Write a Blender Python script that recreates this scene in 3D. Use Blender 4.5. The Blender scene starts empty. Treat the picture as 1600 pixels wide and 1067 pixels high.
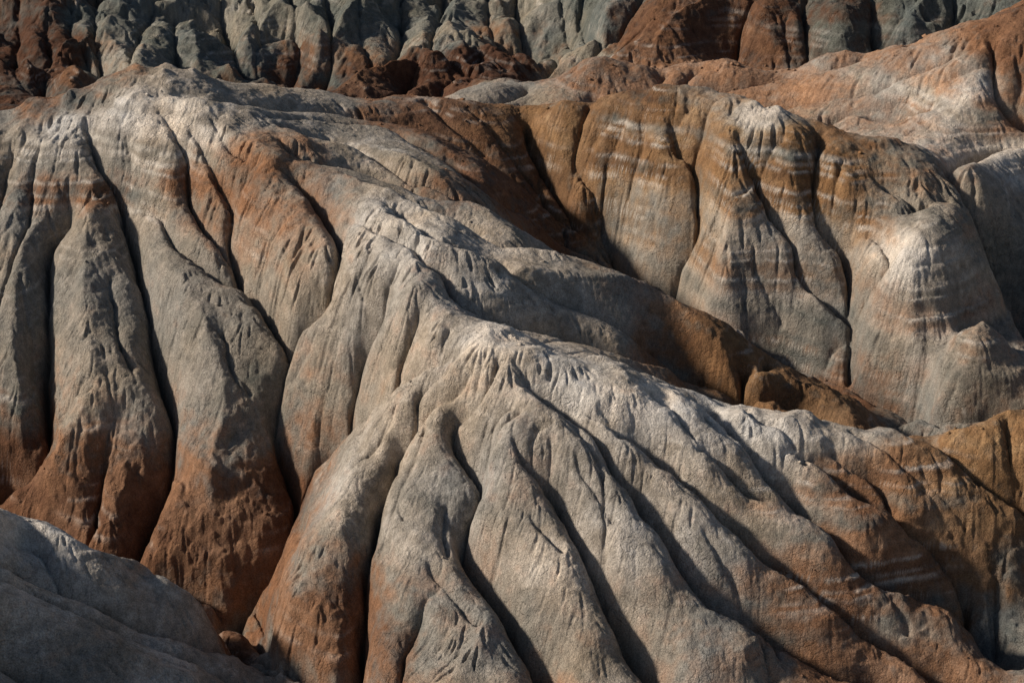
import bpy, math
import numpy as np
# ------------------------------------------------------------------ camera, light, exposure
sc = bpy.context.scene
CAM_H, PITCH, FPX = 80.0, math.radians(24.0), 2986.0
cam_data = bpy.data.cameras.new("camera")
cam_data.sensor_width = 36.0
cam_data.lens = 36.0 * FPX / 1600.0
cam_data.clip_start = 1.0
cam_data.clip_end = 6000.0
cam = bpy.data.objects.new("camera", cam_data)
cam.location = (0, 0, CAM_H)
cam.rotation_euler = (math.pi / 2 - PITCH, 0, 0)
sc.collection.objects.link(cam)
sc.camera = cam

SUN_EL, SUN_AZ = math.radians(31), math.radians(-90)     # azimuth clockwise from +Y (view direction)
world = bpy.data.worlds.new("World")
sc.world = world
world.use_nodes = True
wn = world.node_tree.nodes
bg = wn.get("Background") or wn.new("ShaderNodeBackground")
sky = wn.new("ShaderNodeTexSky")
sky.sky_type = 'NISHITA'
sky.sun_disc = False
sky.sun_elevation = SUN_EL
sky.sun_rotation = SUN_AZ
world.node_tree.links.new(sky.outputs[0], bg.inputs[0])
bg.inputs[1].default_value = 0.055
sun_data = bpy.data.lights.new("sun", 'SUN')
sun_data.energy = 4.7
sun_data.angle = math.radians(5.0)
sun_data.color = (1.0, 0.89, 0.76)
sun = bpy.data.objects.new("sun", sun_data)
from mathutils import Vector
sd = Vector((math.sin(SUN_AZ) * math.cos(SUN_EL), math.cos(SUN_AZ) * math.cos(SUN_EL), math.sin(SUN_EL)))
sun.rotation_euler = sd.to_track_quat('Z', 'Y').to_euler()
sun.location = (-60, 100, 120)
sc.collection.objects.link(sun)
sc.view_settings.view_transform = 'Standard'
sc.view_settings.look = 'None'
sc.view_settings.gamma = 1.0
sc.view_settings.use_curve_mapping = False
sc.view_settings.exposure = 0.18
try:
    sc.cycles.max_bounces = 4
    sc.cycles.diffuse_bounces = 2
except Exception:
    pass

# ------------------------------------------------------------------ survey frame: pixel -> world point
cp, sp = math.cos(PITCH), math.sin(PITCH)
def ray(px, py):
    a = (np.asarray(px, float) - 800.0) / FPX
    b = (533.5 - np.asarray(py, float)) / FPX
    return a, cp + b * sp, -sp + b * cp            # world direction x, y, z
def at(px, py, z):
    x, y, w = ray(px, py)
    t = (z - CAM_H) / w
    return x * t, y * t

# polar (conformal) survey grid: u = bearing, v = ln(distance)
DU = 0.0007
U0, U1 = -0.46, 0.44
V0, V1 = math.log(92.0), math.log(292.0)
NU, NV = int((U1 - U0) / DU), int((V1 - V0) / DU)
U = (U0 + DU * np.arange(NU)).astype(np.float32)
V = (V0 + DU * np.arange(NV)).astype(np.float32)
R = np.exp(V)
X = (R[:, None] * np.sin(U)[None]).astype(np.float32)
Y = (R[:, None] * np.cos(U)[None]).astype(np.float32)

def blur(a, n=1):
    for _ in range(n):
        p = np.pad(a, ((1, 1), (0, 0)), mode='edge'); a = (p[:-2] + 2 * p[1:-1] + p[2:]) * 0.25
        p = np.pad(a, ((0, 0), (1, 1)), mode='edge'); a = (p[:, :-2] + 2 * p[:, 1:-1] + p[:, 2:]) * 0.25
    return a
def sample(a, i, j):
    """bilinear: i rows, j columns (floats)"""
    i = np.clip(i, 0, a.shape[0] - 1.001); j = np.clip(j, 0, a.shape[1] - 1.001)
    i0 = i.astype(np.int32); j0 = j.astype(np.int32); fi = (i - i0).astype(np.float32); fj = (j - j0).astype(np.float32)
    k = i0 * a.shape[1] + j0; f = a.ravel(); w = a.shape[1]
    return (f[k] * (1 - fi) + f[k + w] * fi) * (1 - fj) + (f[k + 1] * (1 - fi) + f[k + w + 1] * fi) * fj
def resize(a, shape):
    ii = np.linspace(0, a.shape[0] - 1, shape[0]); jj = np.linspace(0, a.shape[1] - 1, shape[1])
    i0 = np.minimum(ii.astype(int), a.shape[0] - 2); j0 = np.minimum(jj.astype(int), a.shape[1] - 2)
    fi = (ii - i0)[:, None].astype(np.float32); fj = (jj - j0)[None].astype(np.float32)
    b = a[i0] * (1 - fi) + a[i0 + 1] * fi
    return (b[:, j0] * (1 - fj) + b[:, j0 + 1] * fj).astype(np.float32)
rng = np.random.default_rng(11)
def vnoise(x, y, scale, seed):
    """smooth value noise, about -1..1, feature size `scale` metres"""
    g = np.random.default_rng(seed).uniform(-1, 1, (512, 512)).astype(np.float32)
    a = x / scale + 173.3; b = y / scale + 91.7
    i = np.floor(a).astype(np.int32); j = np.floor(b).astype(np.int32)
    fa = a - i; fb = b - j
    fa = fa * fa * (3 - 2 * fa); fb = fb * fb * (3 - 2 * fb)
    i0 = i & 511; i1 = (i + 1) & 511; j0 = j & 511; j1 = (j + 1) & 511
    return ((g[i0, j0] * (1 - fa) + g[i1, j0] * fa) * (1 - fb) + (g[i0, j1] * (1 - fa) + g[i1, j1] * fa) * fb).astype(np.float32)
def fbm(x, y, scale, seed, octv=4, gain=0.5):
    s = 0; amp = 1.0; tot = 0
    for o in range(octv):
        c, q = math.cos(0.7 * o + 0.3), math.sin(0.7 * o + 0.3)
        s = s + amp * vnoise(x * c - y * q, x * q + y * c, scale / 2 ** o, seed + o); tot += amp; amp *= gain
    return s / tot * 1.4

def vnoise3(x, y, z, scale, seed):
    g = np.random.default_rng(seed).uniform(-1, 1, 64 ** 3).astype(np.float32)
    a, b, c = x / scale + 1173.3, y / scale + 191.7, z / scale + 555.5
    i, j, k = a.astype(np.int32), b.astype(np.int32), c.astype(np.int32)
    fa, fb, fc = a - i, b - j, c - k
    fa = fa * fa * (3 - 2 * fa); fb = fb * fb * (3 - 2 * fb); fc = fc * fc * (3 - 2 * fc)
    i0 = (i & 63) * 4096; i1 = ((i + 1) & 63) * 4096; j0 = (j & 63) * 64; j1 = ((j + 1) & 63) * 64; k0 = k & 63; k1 = (k + 1) & 63
    def pl(q): return (g[i0 + j0 + q] * (1 - fa) + g[i1 + j0 + q] * fa) * (1 - fb) + (g[i0 + j1 + q] * (1 - fa) + g[i1 + j1 + q] * fa) * fb
    return (pl(k0) * (1 - fc) + pl(k1) * fc).astype(np.float32)
def fbm3(x, y, z, scale, seed, octv=3, gain=0.55):
    s = 0; amp = 1.0; tot = 0
    for o in range(octv):
        c, q = math.cos(0.7 * o + 0.3), math.sin(0.7 * o + 0.3)
        xx, yy = x * c - y * q, x * q + y * c; zz, xx = z * c - xx * q, z * q + xx * c
        s = s + amp * vnoise3(xx, yy, zz, scale / 2 ** o, seed + o); tot += amp; amp *= gain
    return s / tot * 1.5

# ------------------------------------------------------------------ large form: surveyed heights
# region names: left / back / right / far / cliff / fore / spur
P = []   # (x, y, z, region)
def pts(region, *rows):
    for px, py, z in rows:
        x, y = at(px, py, z); P.append((float(x), float(y), float(z), region))
def wpt(region, px, r, z):
    th = math.atan((px - 800) / FPX / (cp + 0))   # bearing of that image column, roughly
    P.append((r * math.sin(th), r * math.cos(th), z, region))

# left ridge: crest
pts('left', (-250, 215, 19), (-120, 200, 20.5), (0, 190, 22), (100, 183, 23.3), (170, 165, 24.6), (225, 156, 25.2), (300, 178, 24.6), (380, 208, 23.4),
    (430, 236, 22.6), (490, 282, 21.6), (550, 338, 20.6), (600, 384, 19.9), (645, 432, 18.9), (690, 482, 18))
# left ridge: flank that faces the camera and its foot
pts('left', (0, 300, 18), (110, 290, 18.8), (230, 260, 20.5), (-150, 740, -1), (0, 745, -1), (60, 770, -1.5), (140, 812, -1.5), (235, 835, -1.7), (370, 930, -2.4),
    (0, 520, 9), (140, 520, 9.5), (300, 520, 11), (390, 400, 16), (340, 700, 3.2), (480, 480, 14), (500, 640, 6.5), (590, 560, 12.5), (440, 745, 2.0), (640, 520, 15.5), (200, 680, 3.2), (80, 640, 4.5))
# back side of the left ridge and its tongues
pts('back', (140, 142, 22.8), (200, 129, 23.6), (270, 127, 23.6), (350, 130, 22.9), (430, 136, 22.0), (500, 142, 21.0), (590, 152, 20.0), (-60, 178, 14),
    (500, 190, 21.6), (640, 215, 20.2), (560, 250, 21.2), (700, 300, 19.4), (650, 330, 20.0), (600, 300, 20.8), (760, 385, 18.5), (720, 440, 18.0), (800, 450, 17.0), (800, 350, 17.6), (830, 410, 17.2), (760, 280, 17.6),
    (870, 388, 16.4), (960, 430, 15.0), (1100, 492, 12.3), (1180, 545, 10.0), (1260, 590, 7.2), (1340, 630, 6), (1000, 520, 12.9), (900, 500, 15.2), (1080, 570, 8))
pts('back', (615, 143, 20.0), (700, 153, 19.6), (755, 163, 19.4))
wpt('none', 60, 211, 13); wpt('none', 250, 216, 12); wpt('none', 400, 212, 13); wpt('none', 550, 211, 14); wpt('none', 700, 210, 14.5); wpt('none', 800, 209, 14.5)
wpt('none', 120, 204, 16); wpt('none', 220, 203, 18); wpt('none', -150, 212, 12)
# valley between the tongues and the right hill
pts('none', (810, 166, 19.2), (830, 205, 17), (880, 285, 13), (935, 350, 9.6), (1050, 468, 5.2), (1200, 545, 3.6), (1330, 588, 2.4), (1430, 655, 1.0))
# gully behind the front crest
pts('back', (745, 488, 16), (830, 522, 14), (900, 545, 12.4), (1000, 572, 10.2), (1100, 603, 8.0))
wpt('none', 1250, 152, 5.0); wpt('none', 1400, 153, 1.5); wpt('none', 1450, 158, -1.5); wpt('none', 1500, 155, -1.5); wpt('none', 1550, 156, -2); wpt('none', 1700, 156, -2)
# right hill
pts('right', (868, 149, 20.6), (965, 136, 22.0), (1040, 138, 22.8), (1100, 146, 23), (1200, 165, 22.4), (1300, 195, 21), (1400, 240, 19), (1480, 274, 17.3), (1535, 290, 16.2),
    (900, 250, 16), (1000, 300, 13.8), (1130, 260, 18), (1130, 400, 11), (1180, 480, 6.6), (1240, 350, 14), (1300, 450, 9), (1400, 330, 15), (1350, 520, 6.5),
    (1420, 392, 13.6), (1500, 402, 13.2), (1480, 460, 12.4), (1545, 450, 12.0), (1460, 538, 8.8), (1540, 521, 8.0), (1400, 600, 4.0), (1460, 580, 4.0), (1530, 568, 3.0), (1520, 605, 0.8), (1450, 640, 1.0), (1600, 600, -2), (1700, 580, -3), (1600, 555, -.5),
    (1520, 350, 14))
wpt('right', 1630, 176, 5.5); wpt('right', 1575, 180, 7); wpt('right', 1720, 170, 4.5); wpt('right', 1620, 186, 10.5); wpt('right', 1740, 184, 9)
for q in ((900, 207, 13), (1000, 206, 13.5), (1100, 204, 13.5), (1200, 201, 14), (1300, 198, 14)): wpt('none', *q)
# far right slopes
pts('far', (1600, 228, 15.2), (1540, 258, 15.0), (1700, 225, 15), (1500, 185, 17.4), (1400, 165, 17.2), (1380, 205, 16), (1300, 160, 16.6), (1450, 130, 19.5), (1560, 120, 21), (1600, 185, 17),
    (1200, 140, 15.6), (1100, 125, 16), (1000, 128, 15), (920, 88, 17.8), (1000, 98, 17.2), (1060, 92, 17.8), (1150, 82, 18.4), (1300, 76, 19.8), (1450, 50, 22.6), (1600, 0, 26.2), (1720, -30, 28), (1750, 100, 22),
    (1300, 115, 18.2), (880, 120, 15.5), (800, 120, 16), (700, 149, 14), (830, 150, 14.2))
for q in ((1000, 232, 13), (1150, 232, 13), (1300, 231, 14), (1450, 230, 16), (1600, 231, 19), (900, 233, 12), (800, 232, 11), (700, 230, 11)): wpt('none', *q)
# cliffs at the back
for px in (-220, -80, 60, 200, 340, 480, 620, 760, 880):
    for py, r0 in ((128, 234), (100, 241), (75, 246), (50, 251), (25, 256.5), (0, 262), (-40, 271)):
        if px < 300: r0 = r0 - 5 * (300 - px) / 400
        tn = math.tan(PITCH + math.atan((py - 533.5) / FPX))
        zz = 80 - tn * r0 + 1.1 * math.sin(px * .031 + py * .02); pts('cliff', (px, py, zz))
pts('cliff', (1000, 60, 16.6), (1100, 40, 17.6), (1050, 0, 19.5), (1170, 30, 18.6), (1250, 20, 19.2), (1400, 10, 20.2), (1300, 40, 18.4), (1450, 30, 19.0), (1500, 0, 21), (950, 40, 15.8), (950, 0, 17.5))
for px in (-200, 0, 200, 400, 600, 800, 1000, 1200, 1400, 1600, 1800):
    wpt('cliff', px, 285, 23 + 2 * math.sin(px * 0.01)); wpt('cliff', px, 305, 30)
# front fan: crest, flank and foot
pts('fore', (750, 531, 17.1), (820, 545, 16.6), (900, 563, 16), (1000, 586, 15), (1100, 609, 13.8), (1200, 631, 12.7), (1300, 651, 11.6), (1400, 668, 10.8), (1440, 672, 10.4),
    (1500, 648, 11.4), (1600, 622, 12.4), (1750, 600, 13), (720, 552, 16.2), (640, 620, 12.6), (560, 700, 8.6), (500, 800, 5.2), (460, 900, 1.6), (452, 985, -1.6), (500, 1060, -3.2),
    (800, 640, 14.2), (700, 700, 10.5), (800, 800, 8.2), (660, 860, 5), (900, 700, 12.2), (1000, 800, 8.8), (1100, 720, 11.2), (1200, 900, 4.6), (1250, 760, 9), (1350, 750, 8.8), (1400, 880, 4.6),
    (1480, 760, 7.8), (1530, 820, 5.2), (1500, 940, 1.4), (1480, 1010, -1), (700, 1060, -0.5), (900, 1060, 0), (1100, 1060, 0), (1300, 1060, -1), (800, 950, 3.2), (1050, 960, 3.0),
    (1600, 760, 8.5), (1600, 900, 0.5), (1600, 1060, -3), (1750, 900, 1.5), (1560, 1000, -2.6), (1750, 1100, -2))
for px, r, z in ((500, 110, -8), (700, 106, -8), (900, 105, -8), (1100, 105, -8), (1300, 106, -9), (1500, 108, -9), (1750, 105, -6), (500, 90, -14), (900, 88, -15), (1300, 88, -16), (1700, 88, -15)): wpt('fore', px, r, z)
# near slope at lower left
pts('near', (0, 780, 8.8), (67, 800, 7.3), (135, 832, 5.5), (216, 858, 3.3), (262, 884, 2.0), (0, 840, 8.3), (100, 870, 5.8), (200, 900, 3.0), (-150, 772, 12), (-300, 772, 14), (0, 900, 7.4), (0, 1060, 3.8), (150, 940, 4.2), (150, 1060, 1.6), (300, 908, 1.0), (300, 1000, -0.6), (300, 1062, -1.4), (360, 985, -2.6), (371, 1028, -3.0),
    (440, 1042, -4.4), (-150, 900, 11), (-150, 1060, 8), (-320, 1000, 13))
wpt('none', 0, 134, 3.6); wpt('none', 100, 135, 1.4); wpt('none', 200, 134, -1.0); wpt('near', 0, 98, 0); wpt('near', 200, 98, -3); wpt('near', -250, 98, 5); wpt('near', 300, 90, -7)
pts('none', (400, 945, -5.0))
wpt('none', 0, 143, -6); wpt('none', 120, 141, -6.5); wpt('none', 250, 138, -6.5); wpt('none', -150, 145, -5.5); wpt('none', 340, 134, -6.5)

PA = np.array([p[:3] for p in P]); REG = [p[3] for p in P]
def tps_fit(xy, z, lam):
    d2 = ((xy[:, None] - xy[None]) ** 2).sum(-1)
    K = 0.5 * d2 * np.log(d2 + 1e-9) + lam * np.eye(len(xy))
    A = np.hstack([np.ones((len(xy), 1)), xy])
    M = np.block([[K, A], [A.T, np.zeros((3, 3))]])
    return np.linalg.solve(M, np.concatenate([z, np.zeros(3)]))
def tps_eval(w, xy, X, Y):
    s = w[-3] + w[-2] * X + w[-1] * Y
    for k in range(len(xy)):
        d2 = (X - xy[k, 0]) ** 2 + (Y - xy[k, 1]) ** 2
        s = s + 0.5 * w[k] * d2 * np.log(d2 + 1e-9)
    return s
SC = 20.0
wz = tps_fit(PA[:, :2] / SC, PA[:, 2], 0.012)
cs = 6
Xc, Yc = X[::cs, ::cs].astype(np.float64), Y[::cs, ::cs].astype(np.float64)
Bc = tps_eval(wz, PA[:, :2] / SC, Xc / SC, Yc / SC).astype(np.float32)
ic = np.arange(NV) / cs; jc = np.arange(NU) / cs
def up(a):
    i0 = np.minimum(ic.astype(int), a.shape[0] - 2); j0 = np.minimum(jc.astype(int), a.shape[1] - 2)
    fi = (ic - i0)[:, None].astype(np.float32); fj = (jc - j0)[None].astype(np.float32)
    b = a[i0] * (1 - fi) + a[i0 + 1] * fi
    return np.ascontiguousarray(blur((b[:, j0] * (1 - fj) + b[:, j0 + 1] * fj).astype(np.float32), 6))
B = up(Bc)

def gidx(x, y):
    return (np.log(np.hypot(x, y)) - V0) / DU, (np.arctan2(x, y) - U0) / DU
def hit(px, py, H, off=0.0):
    H = np.ascontiguousarray(H)
    """first point where the sight line through a pixel meets surface H - off"""
    px = np.atleast_1d(np.asarray(px, float)); py = np.atleast_1d(np.asarray(py, float)); off = np.broadcast_to(off, px.shape)
    dx, dy, dz = ray(px, py)
    h = np.hypot(dx, dy)
    out = np.zeros((len(px), 2)); done = np.zeros(len(px), bool); prev = None
    for r in np.arange(95.0, 288.0, 0.5):
        t = r / h; zz = CAM_H + dz * t
        i, j = gidx(dx * t, dy * t)
        g = zz - (sample(H, i, j) - off)
        if prev is not None:
            m = (~done) & (g <= 0)
            if m.any():
                f = prev[m] / (prev[m] - g[m] + 1e-9)
                rr = (r - 0.5 + 0.5 * np.clip(f, 0, 1)) / h[m]
                out[m, 0] = dx[m] * rr; out[m, 1] = dy[m] * rr; done |= m
        prev = g
    return out, done
def spline(p, n=14):
    p = np.array(p, float); q = np.vstack([2 * p[0] - p[1], p, 2 * p[-1] - p[-2]]); o = []
    t = np.linspace(0, 1, n, endpoint=False)[:, None]
    for k in range(1, len(q) - 2):
        a, b, c, d = q[k - 1], q[k], q[k + 1], q[k + 2]
        o.append(0.5 * (2 * b + (c - a) * t + (2 * a - 5 * b + 4 * c - d) * t ** 2 + (3 * b - a - 3 * c + d) * t ** 3))
    o.append(p[-1:]); return np.vstack(o)

# ------------------------------------------------------------------ gullies traced on the ground: (points, depth at head, depth at foot)
G = []
def gul(d0, d1, *p): G.append((p, max(d0, .35) * 1.9, d1 * 1.9))
# left ridge
gul(.2, 4.2, (133,192),(148,230),(172,270),(189,310),(199,358),(219,424),(233,492),(246,566),(267,627),(270,687),(267,707),(253,774),(233,822))
gul(.2, 2.2, (246,175),(267,202),(290,246),(294,294),(317,350),(345,380),(361,392))
gul(.6, 3.8, (212,304),(235,322),(250,336),(263,360),(287,394),(324,421),(358,438),(388,451),(418,482),(435,512),(451,549),(439,600),(427,637),(435,687),(450,735),(463,767),(450,830),(425,885),(400,937))
gul(.2, 2.6, (297,202),(321,250),(351,297),(363,331),(360,370),(363,394),(378,445))
gul(.2, 3.0, (442,267),(479,304),(506,337),(524,360),(530,387),(521,441),(506,482),(472,525),(452,549))
gul(.2, .9, (388,267),(372,300),(363,331))
gul(.3, .9, (449,350),(418,380),(398,428),(388,449))
gul(.4, 4.0, (98,290),(111,317),(98,350),(81,387),(73,434),(76,485),(73,566),(73,637),(78,687),(64,724),(45,755),(15,768))
gul(.3, 2.0, (175,640),(165,700),(155,758),(148,808))
gul(.3, 2.0, (-60,300),(-70,420),(-60,560),(-70,740))
gul(.3, 3.4, (614,414),(608,450),(601,485),(581,532),(564,566),(554,620),(550,667))
gul(.3, 2.6, (662,475),(648,519),(635,559),(618,610))
gul(.4, 3.2, (717,541),(690,555),(665,568),(638,593),(618,612),(585,640),(550,670),(510,712),(480,742),(463,767))
gul(.1, .8, (700,500),(693,520),(690,545))
# behind the main ridge
k0 = len(G)
gul(.3, 3.0, (540,325),(567,350),(601,370),(645,390),(665,414),(692,434),(705,461),(732,483),(766,498),(830,521),(900,544),(1000,571),(1100,600),(1220,628))
gul(.2, 2.4, (600,325),(651,360),(682,387),(719,404),(766,420),(810,446),(844,463),(881,475),(918,488),(969,512),(1019,542),(1070,566),(1120,592))
gul(.3, 2.0, (570,285),(640,318),(719,357),(749,382),(793,399),(850,404))
gul(.2, 2.2, (432,219),(466,246),(540,268),(600,290),(660,312))
gul(.2, 2.0, (440,196),(530,228),(580,250),(631,278),(675,297),(719,324),(766,350),(820,370),(880,388))
gul(.2, 2.0, (422,185),(520,196),(597,205),(631,221),(672,243),(709,263),(746,297),(800,330),(860,360),(920,392))
gul(.2, 2.2, (270,149),(337,162),(405,169),(506,177),(590,184),(650,196),(700,218),(760,250),(820,290),(880,330),(930,370))
gul(.2, 1.4, (660,155),(690,175),(720,200),(760,235))
gul(.2, 1.6, (730,168),(770,200),(800,240),(850,290))
for q in range(k0, len(G)): G[q] = (G[q][0], G[q][1] * .8, G[q][2] * .85)
for x0, y0, x1, y1 in ((1093,558,1100,590),(1150,556,1160,600),(1190,560,1215,610),(1260,595,1270,625)):
    gul(.6, 3.0, (x0,y0),((x0+x1)/2+4,(y0+y1)/2),(x1,y1))
# right hill
gul(.2, 2.0, (834,189),(840,229),(843,280),(850,310))
gul(.2, 3.0, (935,148),(912,180),(901,233),(911,267),(928,297),(938,337),(962,385),(1000,432))
gul(.1, 1.3, (982,175),(955,233),(945,290),(940,331))
gul(.1, 1.5, (1002,189),(1002,229),(985,287),(969,348),(972,390))
gul(.3, 3.6, (1045,180),(1060,216),(1080,240),(1090,270),(1094,321),(1088,358),(1077,382),(1060,420),(1050,458))
gul(.4, 2.2, (1105,165),(1100,195),(1085,240))
gul(.1, 1.2, (960,175),(935,200),(915,245))
gul(.1, 1.0, (1080,160),(1062,180),(1050,200))
gul(.4, 3.6, (1150,200),(1161,233),(1178,267),(1192,304),(1222,351),(1239,380),(1249,418),(1269,451),(1310,478),(1329,492))
gul(.3, 1.4, (1228,210),(1209,225),(1187,258))
gul(.6, 4.0, (1281,208),(1277,230),(1273,270),(1276,331),(1293,354),(1316,387),(1330,441),(1331,485),(1331,539),(1331,585))
gul(.1, .9, (1317,243),(1303,297),(1296,350))
gul(.1, 2.2, (1355,345),(1380,380),(1388,418),(1364,448),(1335,478))
gul(.1, .9, (1365,270),(1400,300),(1440,330))
gul(1.2, 2.6, (1268,585),(1285,552),(1305,520),(1328,500))
gul(.1, 1.2, (1420,560),(1415,600),(1425,640))
gul(.5, 1.2, (1500,575),(1480,600),(1470,640))
# front fan
gul(.3, 4.2, (712,549),(692,580),(662,610),(651,647),(645,670),(624,705),(611,751),(594,785),(581,839),(572,876),(569,943),(564,1028),(558,1080))
gul(.2, 2.4, (739,573),(709,613),(678,637),(648,667))
gul(.3, 4.0, (778,555),(773,583),(753,620),(719,644),(709,657),(712,684),(726,708),(749,734),(751,764),(732,795),(724,835),(729,869),(749,909),(783,950),(807,994),(834,1044),(850,1085))
gul(.3, 1.8, (797,613),(773,654),(763,691),(756,714),(751,740))
gul(.2, 1.2, (815,620),(787,654),(766,687))
gul(.1, 1.0, (844,647),(832,684),(828,710))
gul(.1, 1.2, (861,664),(857,708),(851,741))
gul(.5, 3.8, (800,672),(817,709),(851,741),(878,781),(894,822),(921,872),(942,926),(955,970),(982,1021),(1013,1067),(1025,1090))
gul(.2, 4.0, (814,583),(854,613),(891,640),(918,667),(938,691),(952,712),(969,741),(992,768),(1013,808),(1046,852),(1065,880),(1087,916),(1131,967),(1188,997),(1222,1014),(1269,1038),(1317,1065),(1360,1085))
gul(.2, 3.8, (884,600),(928,640),(969,671),(1002,684),(1036,709),(1070,739),(1094,761),(1121,795),(1158,835),(1178,866),(1229,896),(1276,923),(1317,960),(1357,994),(1398,1028),(1448,1062))
gul(.3, 1.6, (935,622),(955,650),(972,673))
gul(.2, 4.0, (1080,612),(1104,633),(1148,667),(1183,707),(1202,734),(1239,781),(1259,808),(1296,835),(1330,876),(1364,906),(1398,926),(1441,947),(1482,967),(1512,972))
gul(.2, 2.2, (1095,675),(1124,707),(1161,751),(1212,774),(1241,790))
gul(.2, 3.8, (1225,680),(1279,714),(1317,751),(1354,781),(1381,798),(1398,805),(1418,825),(1458,852),(1485,889),(1512,926),(1516,963),(1539,1021),(1556,1080))
gul(.2, 2.0, (1296,681),(1317,707),(1364,741),(1384,768),(1399,798))
gul(.3, 2.6, (1415,668),(1465,694),(1499,709),(1533,737),(1566,764),(1597,795))
gul(.4, 2.6, (1595,818),(1570,842),(1556,860),(1560,910),(1558,965),(1560,1030))
gul(.2, 1.6, (1576,645),(1580,700),(1605,740))
gul(.1, .7, (1210,952),(1213,985),(1220,1012))
gul(.1, .6, (1163,925),(1170,950),(1176,985))
gul(.1, .6, (1190,925),(1195,955),(1200,990))
gul(.1, .6, (1398,885),(1410,910),(1424,940))
gul(.2, 1.2, (690,900),(660,950),(640,1000),(625,1060))
for p in (((760,548),(742,600),(705,642)), ((800,560),(850,600),(902,655),(932,702)), ((765,635),(742,668),(732,690)), ((900,690),(925,740),(962,795)), ((690,596),(668,632),(660,660)), ((1010,600),(1050,630),(1088,668)),
          ((1150,622),(1220,665),(1262,702)), ((1330,668),(1390,700),(1440,742),(1482,792),(1520,850)), ((60,230),(50,280),(44,335)), ((195,205),(205,240),(200,280),(214,303)), ((330,190),(352,230),(384,264)), ((160,255),(152,300)), ((20,235),(0,300)),
          ((1100,630),(1180,690),(1250,745),(1300,780)), ((640,700),(625,760),(630,800)), ((480,520),(455,560)), ((575,400),(560,440),(575,480)), ((520,560),(505,610),(500,660)), ((700,760),(690,800),(700,850)), ((830,780),(850,820),(880,850)),
          ((930,820),(925,850),(935,890)), ((1100,800),(1130,850),(1150,880)), ((620,620),(600,660),(575,700)), ((345,500),(360,560),(390,600)), ((170,420),(180,500),(200,560)), ((30,430),(45,500),(50,560)), ((1440,720),(1480,770),(1510,800)), ((670,870),(700,920),(750,970)),
          ((1180,250),(1160,300),(1130,330)), ((1110,300),(1120,360),(1110,420)), ((1180,400),(1200,440),(1230,470)), ((1020,260),(1025,330),(1015,390)), ((860,180),(870,240),(890,300)), ((1340,300),(1330,350),(1340,400)), ((1480,300),(1440,320),(1410,340))):
    gul(.25, .8, *p)
# valley floors
gul(2.2, 2.2, (1395,622),(1440,634),(1480,641),(1540,640))
gul(2.6, 2.6, (340,950),(362,972),(383,985),(402,996),(418,1010))
gul(2, 3, (818,180),(835,230),(870,290),(905,340),(960,395),(1050,466),(1130,510),(1200,545),(1270,568),(1330,588),(1380,625),(1430,655))
gul(2, 2, (400,937),(412,975),(432,1022),(480,1052),(540,1110),(580,1160))
# near slope
gul(1.1, 2.0, (-150,790),(0,808),(51,822),(135,850),(202,868),(270,900),(330,932),(400,960))
gul(1.1, 2.0, (-150,840),(0,880),(34,897),(84,921),(135,940),(175,960),(236,984),(304,1008),(371,1030),(430,1045))
gul(1.1, 1.8, (-120,860),(0,912),(51,938),(101,960),(152,987),(202,1008),(253,1028),(304,1050),(350,1070))
gul(.4, .9, (60,868),(110,905),(150,935))
gul(.5, 1.0, (-60,990),(0,1033),(45,1065))
# far slopes and cliffs
k1 = len(G)
gul(.4, 3.0, (140,-60),(150,0),(146,60),(158,95),(172,128),(182,140))
gul(.4, 2.4, (110,0),(112,40),(128,80),(168,120))
gul(.3, 2.2, (255,-20),(240,20),(222,50),(205,90))
gul(.4, 3.2, (330,-60),(345,0),(357,60),(375,118))
gul(.3, 2.4, (268,20),(275,60),(273,110))
gul(.3, 2.0, (395,-30),(400,30),(410,70))
gul(.3, 2.0, (455,-30),(460,30),(470,75))
gul(.4, 2.4, (505,-30),(515,30),(520,90))
gul(.3, 1.8, (560,-30),(562,30),(585,85),(612,102))
gul(.4, 3.0, (625,-60),(628,0),(628,34),(608,81),(614,103))
gul(.3, 2.4, (697,-40),(690,20),(675,64),(690,90))
gul(.3, 2.0, (763,-30),(762,34),(790,70),(825,90))
gul(.4, 3.2, (807,-60),(808,0),(812,44),(824,67),(867,90))
gul(.4, 3.0, (915,-50),(911,40),(925,66),(937,76))
gul(.3, 2.0, (870,-40),(880,20),(900,60))
gul(.3, 1.8, (30,-20),(25,40),(20,90),(25,130),(57,152),(62,166))
gul(.3, 2.0, (75,0),(72,50),(78,110),(62,166))
for q in range(k1, len(G)): G[q] = (G[q][0], G[q][1] * .7, G[q][2] * .6)
gul(.3, 2.0, (1010,-20),(985,30),(960,62))
gul(.3, 2.4, (1180,0),(1160,40),(1150,75))
gul(.3, 1.6, (1260,-10),(1255,30),(1262,65))
gul(.3, 1.6, (1365,0),(1360,40),(1362,60))
gul(.3, 1.6, (1490,-10),(1490,20),(1485,45))
gul(.2, 1.2, (1120,100),(1080,112),(1063,135))
gul(.2, .9, (1070,98),(1040,112),(1035,130))
gul(.2, 1.2, (1460,60),(1300,105),(1180,125),(1100,140))
gul(.2, 1.3, (1530,70),(1400,128),(1300,150),(1240,165))
gul(.2, 1.2, (1585,80),(1480,130),(1390,160),(1330,175))
gul(.3, 2.0, (1460,150),(1447,180),(1425,186),(1395,190),(1360,200))
gul(.3, 2.2, (1550,60),(1555,130),(1575,185),(1600,210))
gul(.2, 1.6, (1600,232),(1545,240),(1500,262),(1478,272))
gul(.2, .9, (1595,110),(1590,160),(1600,200))
gul(.2, 1.4, (900,110),(860,125),(800,148),(770,160))
for px, py in ((700,120),(745,95),(790,75),(650,100),(560,110)):
    gul(.3, 1.4, (px,py-22),(px+6,py),(px-6,py+16))

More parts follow.
